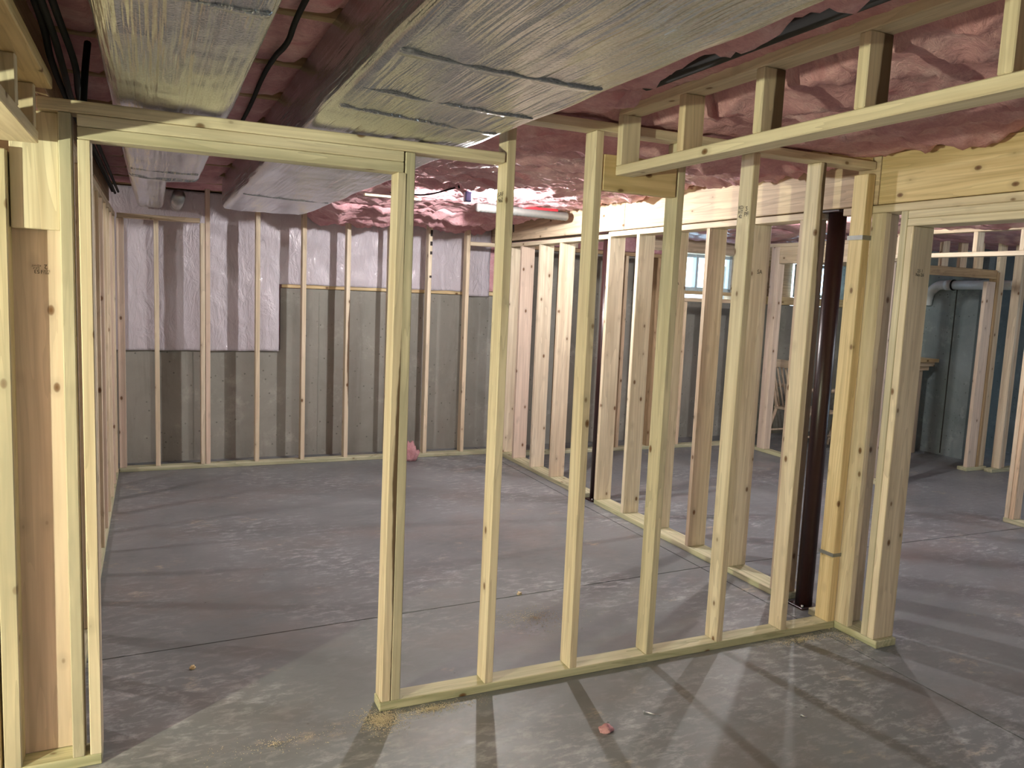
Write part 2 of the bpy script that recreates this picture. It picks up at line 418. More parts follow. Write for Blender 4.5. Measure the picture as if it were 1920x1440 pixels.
# windows in the rear wall of the right-hand room
def window(n, x0, x1, z0, z1, label):
    w = lum('window_%d' % n, None, x0, x1, 4.97, 5.03, z0, z0+.045, 'vinyl'); struct(w, label)
    lum('window_frame', w, x0, x1, 4.97, 5.03, z1-.04, z1, 'vinyl'); lum('window_frame', w, x0, x0+.045, 4.97, 5.03, z0, z1, 'vinyl')
    lum('window_frame', w, x1-.045, x1, 4.97, 5.03, z0, z1, 'vinyl'); xm = (x0*.62+x1*.38)
    lum('window_mullion', w, xm-.018, xm+.018, 4.96, 5.04, z0, z1, 'vinyl')
    lum('window_pane', w, x0+.04, xm, 4.995, 5.0, z0+.04, z1-.03, 'glass', bev=0); lum('window_pane', w, xm, x1-.04, 4.995, 5.0, z0+.04, z1-.03, 'glass', bev=0)
window(1, 4.82, 5.68, 1.79, 2.23, 'small vinyl slider window seen through the bearing wall studs')
window(2, 6.75, 7.46, 1.77, 2.20, 'small vinyl window beside the far right concrete wall')

# ================================================================ EXTERIOR FRAME ABOVE THE FOUNDATION (insulated)
ext = thing('insulated_kneewall', 'framed wall with pink batts standing on top of the stepped rear foundation', 'wall frame', (.7, 4.95, 1.04))
x = -5.9
while x < 4.7:
    zb = 1.04 if x < .2 else (1.68 if x < 2.62 or x > 4.45 else 2.2)
    if zb < JB-.1: lum('stud', ext, x, x+T, 4.93, 5.06, zb, JB, 'pine')
    x += .406
def ins_panel(x0, x1, z0, z1):
    bm = bmesh.new(); nx, nz = 10, 24; gr = []
    for j in range(nz+1):
        row = []
        for i in range(nx+1):
            u, v = i/nx, j/nz; X = x0+(x1-x0)*u; Z = z0+(z1-z0)*v
            Y = 4.945-.03*(1-abs(2*u-1)**4)-.006*noise.noise(Vector((X*8, Z*8, 0)))
            row.append(bm.verts.new((X, Y, Z)))
        gr.append(row)
    for j in range(nz):
        for i in range(nx): bm.faces.new((gr[j][i], gr[j][i+1], gr[j+1][i+1], gr[j+1][i]))
    rim = gr[0]+[r[-1] for r in gr[1:]]+gr[-1][-2::-1]+[r[0] for r in gr[-2:0:-1]]
    bk = [bm.verts.new((v.co.x, 5.06, v.co.z)) for v in rim]; n = len(rim)
    for i in range(n): bm.faces.new((rim[i], rim[(i+1) % n], bk[(i+1) % n], bk[i]))
    bm.faces.new(bk); bmesh.ops.recalc_face_normals(bm, faces=bm.faces)
    from_bm('wall_batt', bm, 'pink', ext, None, True)
x = -5.9
while x < 4.3:
    zb = 1.04 if x < .2 else (1.68 if x < 2.4 else 2.2)
    ins_panel(x+T, x+.406, zb, JB-.01); x += .406
lum('sill_plate', ext, .265, 2.62, 4.885, 5.06, 1.635, 1.675, 'spruce')
lum('sheathing', ext, -6, 4.45, 5.08, 5.10, 1.04, JB+.24, 'subfloor', bev=0)
lum('sheathing', ext, 4.45, 4.82, 5.06, 5.08, 1.66, JB+.24, 'plank', bev=0)
lum('sill_plate', ext, 4.45, 5.75, 4.87, 5.06, 1.665, 1.705, 'spruce'); lum('window_header', ext, 4.45, 5.75, 4.9, 5.06, 2.24, 2.44, 'plank')
lum('sill_plate', ext, 4.80, 5.72, 4.87, 5.06, 1.748, 1.788, 'spruce')
for x in (4.45, 4.78, 5.68, 5.71): lum('stud', ext, x, x+T, 4.92, 5.06, 1.7, 2.24, 'pine')
lum('window_header', ext, 6.2, 8.1, 4.9, 5.06, 2.21, 2.44, 'plank'); lum('sill_plate', ext, 6.2, 8.1, 4.87, 5.06, 1.665, 1.765, 'spruce')
lum('sheathing', ext, 5.68, 6.75, 5.06, 5.08, 1.66, JB+.24, 'plank', bev=0); lum('sheathing', ext, 7.46, 8.6, 5.06, 5.08, 1.66, JB+.24, 'plank', bev=0)
lum('rim_board', ext, 4.45, 8.6, 5.1, 5.13, 2.24, JB+.26, 'plank')

# clear vapour barrier
def vapor():
    bm = bmesh.new(); step = .022; x0, x1, z1 = -1.30, 2.40, JB-.004
    nx = int((x1-x0)/step); nz = int((z1-1.03)/step); V = {}
    for i in range(nx+1):
        for j in range(nz+1):
            x = x0+i*step; z = 1.03+j*step
            if x > .25 and z < 1.655 and x < 2.10: continue
            if x >= 2.10 and z < 1.615: continue
            p = Vector((x*2.2+z*1.4, z*.9-x*.6, 0))
            d = .010*noise.noise(p*2.0)+.009*fold(Vector((x*1.5+z*1.0, z*.7-x*.5, 4)), 4.2)+.004*noise.noise(p*9)
            wv = .012*math.sin(x*2*math.pi/.406)
            y = 4.872-d*(1.0 if x > -.4 else .55)-wv*.4
            V[i, j] = bm.verts.new((x, y, z+.006*noise.noise(Vector((x*6, 0, 0)))))
    for i in range(nx):
        for j in range(nz):
            q = [(i, j), (i+1, j), (i+1, j+1), (i, j+1)]
            if all(k in V for k in q): bm.faces.new([V[k] for k in q])
    o = from_bm('vapor_barrier_sheet', bm, 'poly', None, None, True)
    md = o.modifiers.new('thick', 'SOLIDIFY'); md.thickness = .0008
    return tag(o, 'wrinkled clear plastic vapour barrier over pink insulation on rear wall', 'plastic sheet')
vapor()

# ================================================================ FRONT PARTITION (doorway + open studs)
fw = thing('partition_frame', 'open pine stud partition with a doorway, crossing the middle foreground', 'wall frame', (.6, .045, 0))
lum('bottom_plate', fw, -.045, XR-.002, 0, D, 0, T, 'treated')
lum('bottom_plate', fw, -1.55, -1.03, 0, D, 0, T, 'treated')
HB = 2.112
lum('stud', fw, -.040, -.002, 0, D, T, HB, 'pine_wane', lean=(.0075, 0))
lum('stud', fw, 0, T, 0, D, T, 2.188, 'pine_grey', lean=(.002, 0))
lum('top_plate', fw, -1.175, S-.001, -.002, D-.002, 2.190, 2.228, 'pine')
lum('header', fw, -1.066, -.001, 0, D, 2.151, 2.189, 'pine')
lum('header', fw, -1.066, -.001, 0, D, 2.112, 2.150, 'pine_grey')
TP = 2.362
tops = {1: 2.40, 2: TP, 3: TP, 4: TP, 5: TP}
lean = {1: (.003, 0), 2: (-.002, 0), 3: (.0035, 0), 4: (.004, 0), 5: (.003, 0)}
st = {}
for k in range(1, 6):
    st[k] = lum('stud', fw, S*k, S*k+T, 0, D, T, tops[k], {5: 'pine_wane_top', 3: 'pine_grey'}.get(k, 'pine'), lean=lean[k])
cp = lum('corner_stud', fw, 2.352, 2.403, 0, D, T, 2.34, 'spruce')
for z, h in ((2.03, .022), (.40, .018)):
    s = lum('strap', cp, 2.346, 2.405, -.003, D+.004, z-h/2, z+h/2, 'flex', bev=0); s['label'] = 'perforated steel strap'
lum('top_plate', fw, .33, 2.40, 0, D, TP+.001, TP+.039, 'pine', axis='x')
lum('blocking', fw, 2.0, 2.40, .02, .06, TP+.040, TP+.075, 'spruce')
lum('backing_board', fw, .852, 1.218, 0, T, 2.125, 2.272, 'spruce', axis='x')
# left end of the opening
lum('stud', fw, -1.066, -1.029, 0, D, T, 2.111, 'pine')
lum('stud', fw, -1.119, -1.082, 0, D, T, 2.189, 'pine_grey')
bigb = lum('corner_board', fw, -1.300, -1.113, .084, .122, T, 2.2, 'plank_pink')
lum('scrap_board', fw, -1.256, -1.120, .036, .080, 1.825, 2.189, 'pine')
lum('stud', fw, -1.318, -1.268, 0, D, T, 2.06, 'pine_grey', lean=(.004, 0))
lum('stud', fw, -1.368, -1.326, 0, D, T, 2.08, 'spruce')
lum('stud', fw, -1.55, -1.512, 0, D, T, 2.08, 'pine')
lum('stud', fw, -1.415, -1.377, 0, D, T, 2.08, 'dark_wood')
lum('light_block_panel', fw, -3.86, -1.42, D+.001, D+.012, .01, 2.40, 'plank', bev=0)  # unseen panel, added to keep the stand lamp's stripes off the room floor
# mill stamps (printed upside down, as the board stands)
Z0 = 1.715
def wpt(u, v, yv):            # where a sight line meets a plane y = yv, used only to set stamp positions
    d = F+RV*(u-960)/f_px+UV*(720-v)/f_px; t = (yv-CY)/d.y; return Vector((CX, CY, CZ))+d*t
c = wpt(72, 509, .083); stamp(bigb, '153', c, (-1, 0, 0), (0, 0, -1), .017)
c = wpt(86, 500, .083); stamp(bigb, '2', c, (-1, 0, 0), (0, 0, -1), .021)
c = wpt(68, 500, .083); stamp(bigb, 'S-P-F\nKD-HT', c, (-1, 0, 0), (0, 0, -1), .009)
c = wpt(86, 510, .083); stamp(bigb, 'MILL\nS-DRY', c, (-1, 0, 0), (0, 0, -1), .009)
def xface(stud, X, y, z, text, size, rot=1): stamp(stud, text, (X, y, z), (0, -rot, 0), (0, 0, rot), size)
xface(st[4], S*4+.0065, .062, 2.10, 'KD\nHT\n42', .024); xface(st[4], S*4+.0065, .022, 2.10, 'S\nPF', .03)
xface(st[1], S+.0055, .045, 2.06, 'S-P-F\nNo2', .026)

# ================================================================ RIGHT BEARING WALL (2x6, under the boxed beam)
rw = thing('bearing_wall_frame', 'long pine two-by-six stud wall under the boxed beam at right', 'wall frame', (2.47, 2.2, 0))
RT = 2.148
Yn = lambda n: .4498+S*n
lum('bottom_plate', rw, XR, XR2, 2.70, 4.50, 0, T, 'treated'); lum('bottom_plate', rw, XR, XR2, .385, 2.515, 0, T, 'treated')
lum('bottom_plate', rw, XR, XR2, -.265, .185, 0, T, 'treated')
lum('top_plate', rw, XR, XR2, 2.52, 4.50, RT-.016, RT+.020, 'pine', axis='y'); lum('top_plate', rw, XR, XR2, .345, 2.515, RT, RT+.037, 'pine', axis='y')
lum('top_plate', rw, XR, XR2, -2.6, .19, RT+.003, RT+.040, 'pine', axis='y')
rs = {}
for n in (0, 1, 2, 3, 4, 5, 7, 8, 9, 9.75):
    y = Yn(n)
    rs[n] = lum('stud', rw, XR, XR2, y, y+T, T, RT-(.017 if n > 6 else 0), 'pine' if n not in (9,) else 'plank_pink', axis='z')
lum('stud', rw, XR+.02, XR2-.03, .40, .43, T, RT, 'dark_wood', axis='z')
lum('stud', rw, XR, XR+T, -.082, .006, T, RT+.002, 'pine'); lum('stud', rw, XR+T, XR2, -.040, -.002, T, RT+.002, 'pine')
lum('stud', rw, XR, XR2, -.204, -.166, T, RT+.002, 'pine_grey', axis='z')
jk = lum('stud', rw, XR, XR2, -.2435, -.2055, T, 2.076, 'pine', axis='z')
lum('header', rw, XR, XR2, -2.6, -.205, 2.113, 2.150, 'pine', axis='y'); lum('header', rw, XR, XR2, -2.6, -.205, 2.077, 2.112, 'pine', axis='y')
lum('stud', rw, XR, XR2, -1.30, -1.262, T, 2.076, 'pine', axis='z')
stamp(jk, '25 1\nNo 26', (2.475, -.2435, 1.86), (1, 0, 0), (0, 0, 1), .022)
stamp(rs[1], 'SA', (2.475, Yn(1), 1.87), (1, 0, 0), (0, 0, 1), .035)
stamp(rs[3], 'A', (2.47, Yn(3), 1.80), (1, 0, 0), (0, 0, 1), .05)

# boxed beam over it
bw = thing('boxed_beam', 'wide pine boards boxing a steel beam above the bearing wall', 'beam', (2.47, 2, 2.19))
for a, b, m in ((2.30, 4.88, 'plank'), (-.02, 2.294, 'plank'), (-5.0, -.026, 'spruce')):
    lum('fascia_board', bw, XR, XR+T, a, b, 2.192, 2.432, m, axis='y'); lum('fascia_board', bw, XR2-T, XR2, a, b, 2.192, 2.432, 'plank', axis='y')
lum('nailer', bw, XR+.005, XR2, -5, 4.88, 2.433, 2.467, 'plank', axis='y')
lum('steel_web', bw, 2.468, 2.478, -5, 4.88, 2.20, 2.43, 'steel_red', bev=0, axis='y'); lum('steel_flange', bw, XR+.040, XR2-.040, -5, 4.88, 2.189, 2.199, 'steel_red', bev=0, axis='y')

def column(x, y, zt, label):
    t = thing('steel_column', label, 'column', (x, y, 0), 'steel columns')
    tube('shaft', t, [(x, y, .012), (x, y, zt-.012)], .046, 'steel_red', 24)
    lum('base_plate', t, x-.066, x+.066, y-.056, y+.056, 0, .012, 'steel_red', bev=.002); lum('cap_plate', t, x-.066, x+.066, y-.07, y+.07, zt-.012, zt, 'steel_red', bev=.002)
    for dx in (-.055, .055): tube('bolt', t, [(x+dx, y-.045, .012), (x+dx, y-.045, .026)], .007, 'steel', 6)
column(2.474, .288, 2.189, 'dark maroon steel column beside the corner post of the partition')
column(2.474, 2.61, 2.189, 'dark maroon steel column halfway along the bearing wall')
column(5.72, 2.36, 2.46, 'dark steel column in the far right room behind the doorway')

# ================================================================ REAR STUD WALL
rear = thing('rear_stud_wall', 'pale stud wall standing in front of the rear foundation', 'wall frame', (.6, 4.57, 0))
lum('bottom_plate', rear, -1.13, XR-.003, YB, YB+D, 0, T, 'treated')
lum('top_plate', rear, -1.12, -.475, YB, YB+D, 2.165, 2.203, 'pine')
for x, t_, m in ((-.842, 2.164, 'pine'), (-.474, 2.164, 'pine'), (-.432, 2.46, 'plank_pink'), (-.012, 2.46, 'pine'), (.395, 2.46, 'pine'), (.802, 2.46, 'pine_wane'), (1.208, 2.46, 'pine'), (1.598, 2.46, 'pine'), (1.996, 2.46, 'pine'), (2.362, 2.46, 'pine')):
    s = lum('stud', rear, x, x+T, YB, YB+D, T, t_, m)
    if abs(x-1.598) < .01:
        for z, h in ((2.22, .06), (2.12, .04), (2.03, .03), (1.80, .022)):
            q = lum('paint_mark', s, x+.016, x+T+.001, YB-.001, YB+.012, z-h/2, z+h/2, 'ink', bev=0)
lum('blocking', rear, 2.035, 2.36, YB, YB+D, 2.128, 2.166, 'pine'); lum('stud', rear, -1.125, -1.07, YB-.002, YB+D, T, 2.164, 'plank_pink')

# ================================================================ LEFT PARTITION
lw = thing('side_stud_wall', 'receding pine stud wall along the left side of the room', 'wall frame', (-1.175, 2.3, 0))
lum('bottom_plate', lw, -1.222, -1.133, .125, 4.525, 0, T, 'treated'); lum('top_plate', lw, -1.222, -1.133, .125, 4.525, 2.168, 2.206, 'pine', axis='y')
y = .30
while y < 4.5:
    lum('stud', lw, -1.222, -1.133, y, y+T, T, 2.167, random.choice(['pine', 'pine', 'plank_pink']), axis='z'); y += S

# ================================================================ SOFFIT LADDERS
lr = thing('soffit_ladder', 'ladder-like soffit frame hanging under the ceiling on the right of the wide duct', 'soffit frame', (.95, -1, 2.19))
lum('bottom_rail', lr, .906, .995, -4.2, -.003, 2.189, 2.227, 'pine', axis='y'); lum('top_rail', lr, .906, .995, -4.2, -.003, 2.430, 2.467, 'pine', axis='y')
for i, y in enumerate((-.042, -.46, -.866, -1.272, -1.68, -2.09, -2.5, -2.9)):
    lum('block', lr, .906, .995, y, y+T, 2.2275, 2.4295, ('pine', 'plank', 'pine_wane', 'pine_wane')[i % 4], axis='z')
ll = thing('soffit_ladder', 'short ladder-like soffit frame at the upper left corner above the boards', 'soffit frame', (-1.3, -1, 2.08))
lum('bottom_rail', ll, -1.36, -1.171, -3.2, -.004, 2.083, 2.121, 'pine', axis='y'); lum('top_rail', ll, -1.50, -1.130, -3.2, -.004, 2.250, 2.288, 'spruce', axis='y')
for y in (-.074, -.43, -.84, -1.25): lum('block', ll, -1.262, -1.172, y, y+T, 2.1215, 2.2495, 'pine', axis='z')
lum('shade_joist', ll, -1.209, -1.171, -3.2, 4.5, 2.289, 2.466, 'dark_wood', axis='y')  # added board, keeps lamp light off the upper-left ceiling
lum('ledger', ll, -1.50, -1.41, -3.2, -.004, 2.1215, 2.2495, 'pine', axis='y')

# ================================================================ DUCTS
def duct_mesh(name, parent, secs, n_side=14, ripple=.004, mat='foil', seed=0):
    """secs: (y, x0, x1, z0, z1) stations along y; rounded lower corners, slightly rumpled"""
    bm = bmesh.new(); rings = []
    ys = []
    for a, b in zip(secs, secs[1:]):
        m = max(1, int(abs(b[0]-a[0])/.03))
        for k in range(m): t = k/m; ys.append(tuple(a[i]*(1-t)+b[i]*t for i in range(5)))
    ys.append(secs[-1])
    r = .035
    for (y, x0, x1, z0, z1) in ys:
        prof = [(x0, z1), (x0, (z1+z0)/2), (x0, z0+r)]
        for k in range(1, 5): a = math.pi+k*math.pi/8; prof.append((x0+r+r*math.cos(a), z0+r+r*math.sin(a)))
        for k in range(1, n_side): prof.append((x0+r+(x1-x0-2*r)*k/n_side, z0))
        for k in range(0, 4): a = 1.5*math.pi+k*math.pi/8; prof.append((x1-r+r*math.cos(a), z0+r+r*math.sin(a)))
        prof += [(x1, z0+r), (x1, (z1+z0)/2), (x1, z1)]
        ring = []
        for (px, pz) in prof:
            d = ripple*noise.noise(Vector((px*16+seed, y*2.0, pz*16)))+ripple*.8*noise.noise(Vector((px*5+seed, y*5, pz*5)))
            k = 1 if pz < z1-.001 else 0
            sgx = -1 if px < x0+.01 else (1 if px > x1-.01 else 0)
            sag = -.006*math.sin(math.pi*min(1, max(0, (px-x0)/(x1-x0)))) if pz < z0+.01 else 0
            ring.append(bm.verts.new((px+sgx*d*k, y, pz+(d*k*(1 if pz < z0+r else .3))+sag)))
        rings.append(ring)
    n = len(rings[0])
    for a, b in zip(rings, rings[1:]):
        for k in range(n-1): bm.faces.new((a[k], a[k+1], b[k+1], b[k]))
        bm.faces.new((a[n-1], a[0], b[0], b[n-1]))
    bm.faces.new(rings[0][::-1]); bm.faces.new(rings[-1])
    bmesh.ops.recalc_face_normals(bm, faces=bm.faces)
    return from_bm(name, bm, mat, parent, None, True)
ZD = 2.240; ZT = JB-.002
d1 = thing('foil_duct', 'wide foil-wrapped air duct under the ceiling, nearer the middle', 'duct', (-.03, 0, ZD))
duct_mesh('wrap', d1, [(-4.5, -.355, .285, ZD, ZT), (3.45, -.355, .300, ZD, ZT), (3.86, -.345, .29, ZD+.004, ZT), (3.95, -.325, .27, ZD+.03, ZT)], 26, .006)
def seams(parent, x0, x1, ys, w=.05):
    for y, sl in ys:
        bm = bmesh.new(); n = 22; top = []; bot = []
        for k in range(n+1):
            t = k/n; x = x0+(x1-x0)*t; yy = y+sl*t+.012*noise.noise(Vector((x*5, y, 0)))
            zz = ZD-.0035-.006*math.sin(math.pi*t)-.003*noise.noise(Vector((x*9, y*3, 5)))
            if t < .02 or t > .98: zz = ZD+.02
            top.append(bm.verts.new((x, yy, zz))); bot.append(bm.verts.new((x, yy+w, zz+.004)))
        up = [bm.verts.new((v.co.x, v.co.y, v.co.z+.012)) for v in top]; ub = [bm.verts.new((v.co.x, v.co.y, v.co.z+.012)) for v in bot]
        for k in range(n):
            bm.faces.new((top[k], top[k+1], bot[k+1], bot[k])); bm.faces.new((top[k], up[k], up[k+1], top[k+1])); bm.faces.new((bot[k], bot[k+1], ub[k+1], ub[k]))
        bmesh.ops.recalc_face_normals(bm, faces=bm.faces)
        from_bm('seam_flap', bm, 'foil', parent, None, True)
seams(d1, -.345, .275, ((-1.05, .06), (-.66, .10), (-.40, .14), (2.5, .16), (-1.9, .0)))
d2 = thing('foil_duct', 'narrower foil-wrapped air duct on the left, stepping down to a small end', 'duct', (-.79, 0, ZD))
duct_mesh('wrap', d2, [(-4.5, -.972, -.606, ZD, ZT), (2.05, -.975, -.602, ZD, ZT)], 18, .006, seed=20)
duct_mesh('reducer', d2, [(2.05, -.975, -.602, ZD-.004, ZT), (2.25, -.975, -.77, ZD, ZT), (4.30, -.965, -.765, ZD+.01, ZT), (4.42, -.95, -.775, ZD+.03, ZT)], 10, .004, seed=40)
seams(d2, -.965, -.612, ((1.70, .05), (1.98, .05), (-1.18, .05)), .04)
rp = thing('round_duct_pipe', 'short round sheet metal pipe beside the small end of the left duct', 'duct', (-.667, 4.2, 2.27))
tube('pipe', rp, [(-.667, 3.7, 2.30), (-.667, 4.44, 2.29)], .048, 'steel', 20); tube('crimp_band', rp, [(-.667, 4.30, 2.2925), (-.667, 4.33, 2.292)], .051, 'steel', 20)

# ================================================================ BULBS
def bulb(key, label, stand=False):
    x, y, z, s, colr = LAMPS[key]
    t = thing('light_bulb', label, 'light bulb', (x, y, z), 'bare basement bulbs'); q = -1 if stand else 1
    m, nt, bs = new_mat('lit_bulb_'+key)
    bs.inputs['Base Color'].default_value = (1, 1, 1, 1); bs.inputs['Emission Color'].default_value = (*colr, 1); bs.inputs['Emission Strength'].default_value = s
    bm = bmesh.new(); prof = [(0, -.034), (.018, -.029), (.029, -.014), (.031, 0), (.026, .016), (.016, .032), (.013, .042)]; rings = []
    for r, h in prof: rings.append([bm.verts.new((x+r*math.cos(a*math.pi/5), y+r*math.sin(a*math.pi/5), z+h*q)) for a in range(10)] if r else [bm.verts.new((x, y, z+h*q))])
    for k in range(10): bm.faces.new((rings[0][0], rings[1][k], rings[1][(k+1) % 10]))
    for a, b in zip(rings[1:], rings[2:]):
        for k in range(10): bm.faces.new((a[k], a[(k+1) % 10], b[(k+1) % 10], b[k]))
    bmesh.ops.recalc_face_normals(bm, faces=bm.faces)
    from_bm('glass_bulb', bm, m, t, None, True)
    tube('socket', t, [(x, y, z+.040*q), (x, y, z+.072*q)], [.02, .024], 'white', 14)
    if stand:
        tube('pole', t, [(x, y, 0), (x, y, z-.07)], .014, 'black', 8); tube('foot', t, [(x, y, 0), (x, y, .025)], .14, 'black', 20)
    else: tube('lampholder', t, [(x, y, z+.068), (x, y, z+.084), (x, y, JB-.012)], [.03, .055, .057], 'white', 18)
bulb('room', 'lit bare bulb under the pink insulation in the middle room')
bulb('right', 'lit bare bulb in the right-hand room beyond the bearing wall')
bulb('left', 'lit bare bulb in the space left of the side wall')
bulb('stand', 'lit work lamp on a pole left of the doorway boards', True)
bulb('back', 'added fill bulb on the ceiling behind the camera')
bulb('far', 'added bluish bulb at the far right of the basement, in place of daylight')

# ================================================================ CABLES, PIPES AND ODDS ON THE CEILING
def cable(label, pts, r, cat='cable', mat='black', name='cable', group=None):
    return tag(tube(name, None, smooth_path(pts), r, mat, 8), label, cat, group)
cable('black cable drooping between the two foil ducts', [(-.47, -2.2, 2.455), (-.475, -.68, 2.44), (-.468, -.30, 2.425), (-.475, -.06, 2.435), (-.47, .3, 2.45), (-.46, .95, 2.44), (-.45, 2.2, 2.45)], .009)
for i, (dx, dz) in enumerate(((0, 0), (.022, .012), (-.02, .014))):
    cable(('black cable closest to the ducts in the upper left bundle', 'black cable in the middle of the upper left bundle', 'black cable against the left soffit board in the bundle')[(1, 0, 2)[i]],
          [(-1.10+dx, -2.2, 2.37+dz), (-1.10+dx, -.5, 2.36+dz), (-1.10+dx*1.5, 0, 2.32+dz), (-1.115+dx, .6, 2.31+dz), (-1.12+dx, 2.0, 2.33+dz), (-1.12+dx, 4.3, 2.34+dz)], .010, group='cable bundle at upper left')
cable('black cable loop rising from the left partition toward the joists', [(-1.05, .05, 2.235), (-1.045, .08, 2.34), (-1.04, .14, 2.44)], .011)
tag(tube('black_pipe', None, [(.775, -4.0, 2.462), (.775, -.40, 2.462)], .032, 'joint', 12), 'black pipe half hidden in pink insulation beside the wide duct', 'pipe')
cable('thin black cable hanging down over the beam from the insulation', [(1.75, 3.1, 2.36), (1.95, 3.5, 2.345), (2.2, 3.9, 2.34), (2.37, 4.25, 2.27)], .006)
bx = thing('junction_box', 'blue plastic box hanging from the insulation beside the lit bulb', 'electrical box', (1.17, 2.40, 2.33))
lum('box', bx, 1.15, 1.20, 2.385, 2.43, 2.305, 2.375, 'blue', bev=.005); tube('clamp', bx, smooth_path([(1.10, 2.40, 2.40), (1.14, 2.40, 2.405), (1.175, 2.405, 2.372)]), .011, 'black', 8)
cable('black cable running from the insulation to the blue box', [(.75, 2.9, 2.38), (.95, 2.7, 2.36), (1.10, 2.42, 2.40)], .006)
fx = thing('flexible_duct', 'silver flexible tubing lying under the insulation next to the beam', 'duct', (1.9, 3.0, 2.35))
def flex(p0, p1, r, n=26):
    P0, P1 = Vector(p0), Vector(p1)
    pts = [P0.lerp(P1, k/(2*n)) for k in range(2*n+1)]; tube('tubing', fx, pts, [r*(1 if k % 2 else .86) for k in range(2*n+1)], 'flex', 12)
flex((1.50, 3.05, 2.345), (2.33, 3.08, 2.335), .038)
lb = lum('printed_label', fx, 1.90, 2.22, 3.035, 3.042, 2.365, 2.385, 'red_print', bev=0); lb['label'] = 'red printed stripe'
tag(lum('wood_lath', None, .55, .98, 2.86, 2.90, 2.335, 2.352, 'pine'), 'thin tan wooden lath under the insulation left of the blue box', 'lath', kind='thing')

# ================================================================ RIGHT-HAND ROOMS
rb = thing('rear_stud_wall', 'stud wall before the rear foundation beyond the bearing wall', 'wall frame', (3.9, 4.4, 0))
lum('bottom_plate', rb, 2.56, 5.43, 4.36, 4.45, 0, T, 'treated')
for x in (2.60, 2.98, 3.36, 3.75, 4.16, 4.55, 4.94, 5.34):
    lum('stud', rb, x, x+T, 4.36, 4.45, T, 1.66 if x > 4.3 else 2.12, 'plank' if int(x*100) % 2 else 'dark_wood', axis='z')
lum('top_plate', rb, 2.56, 4.45, 4.36, 4.45, 2.121, 2.158, 'dark_wood'); lum('ledge_plate', rb, 4.40, 5.43, 4.34, 4.47, 1.661, 1.699, 'plank')
p1 = thing('doorway_frame', 'partition of studs with a doorway far behind the bearing wall', 'wall frame', (5.47, 3, 0))
lum('bottom_plate', p1, 5.43, 5.52, 3.40, 4.34, 0, T, 'treated'); lum('stud', p1, 5.43, 5.52, 3.90, 4.02, T, 2.30, 'plank_pink', axis='z')
lum('header', p1, 5.43, 5.52, 2.40, 3.895, 2.12, 2.30, 'pine', axis='y'); lum('top_plate', p1, 5.43, 5.52, 2.40, 4.34, 2.301, 2.338, 'pine')
lum('stud', p1, 5.43, 5.52, 2.45, 2.49, T, 2.119, 'plank_pink', axis='z'); lum('bottom_plate', p1, 5.43, 5.52, 2.36, 2.56, 0, T, 'treated')
lum('stud', p1, 5.52, 5.56, 2.47, 2.56, T, 2.119, 'pine')
p2 = thing('soffit_ladder', 'small ladder-like soffit frame above the opening in the far right room', 'soffit frame', (5.47, 1.7, 2.15))
lum('bottom_rail', p2, 5.43, 5.52, -.2, 2.392, 2.146, 2.184, 'pine', axis='y'); lum('top_rail', p2, 5.43, 5.52, -.2, 2.392, 2.352, 2.390, 'pine', axis='y')
for y in (2.35, 1.60, 1.20, .8, .4): lum('block', p2, 5.43, 5.52, y, y+T, 2.1845, 2.3515, 'pine', axis='z')
p3 = thing('doorway_frame', 'stud end of another partition at the right edge of the picture', 'wall frame', (5.47, .6, 0))
lum('bottom_plate', p3, 5.43, 5.52, -.6, 1.115, 0, T, 'treated')
for y in (1.07, 1.03, .62, .22, -.2): lum('stud', p3, 5.43, 5.52, y, y+T, T, 2.145, 'pine' if y > 1.05 else 'plank', axis='z')
p4 = thing('corner_frame', 'built-up stud corner in front of the far right concrete wall', 'wall frame', (7.15, 2.6, 0))
lum('bottom_plate', p4, 6.98, 7.30, 2.55, 2.66, 0, T, 'treated'); lum('bottom_plate', p4, 7.20, 8.2, 2.42, 2.51, 0, T, 'treated')
lum('stud', p4, 6.99, 7.13, 2.56, 2.60, T, 2.00, 'plank_pink', axis='z'); lum('stud', p4, 7.14, 7.18, 2.555, 2.645, T, 2.10, 'dark_wood')
lum('stud', p4, 7.19, 7.29, 2.58, 2.62, T, 2.44, 'pine', axis='z'); lum('stud', p4, 7.31, 7.35, 2.42, 2.51, T, 2.44, 'pine', axis='z'); lum('stud', p4, 7.36, 7.44, 2.45, 2.49, T, 2.44, 'plank', axis='z')
lum('stud', p4, 7.86, 7.90, 2.42, 2.51, T, 2.44, 'pine')
lum('header', p4, 6.1, 7.135, 2.56, 2.60, 2.03, 2.12, 'dark_wood', axis='x')
for x in (6.28, 6.55, 6.80): lum('cripple', p4, x, x+.10, 2.56, 2.60, 2.121, 2.44, 'plank', axis='z')
pv = thing('drain_pipe', 'white plastic drain pipe with an elbow high on the far right concrete wall', 'pipe', (7.4, 3.3, 1.97))
tube('pipe', pv, [(7.497, 3.36, 1.975), (7.497, 2.2, 1.985)], .052, 'pvc', 16)
tube('elbow', pv, smooth_path([(7.497, 3.36, 1.975), (7.497, 3.50, 1.965), (7.497, 3.60, 1.88), (7.497, 3.63, 1.74)]), .054, 'pvc', 16)
tube('collar', pv, [(7.497, 3.33, 1.975), (7.497, 3.40, 1.974)], .060, 'pvc', 16); tube('clamp', pv, [(7.497, 3.30, 1.976), (7.497, 3.315, 1.976)], .062, 'black', 16)
mt = thing('wooden_mantel', 'brown wooden mantel with a moulded shelf against the far right concrete wall', 'mantel', (7.0, 3.5, 0))
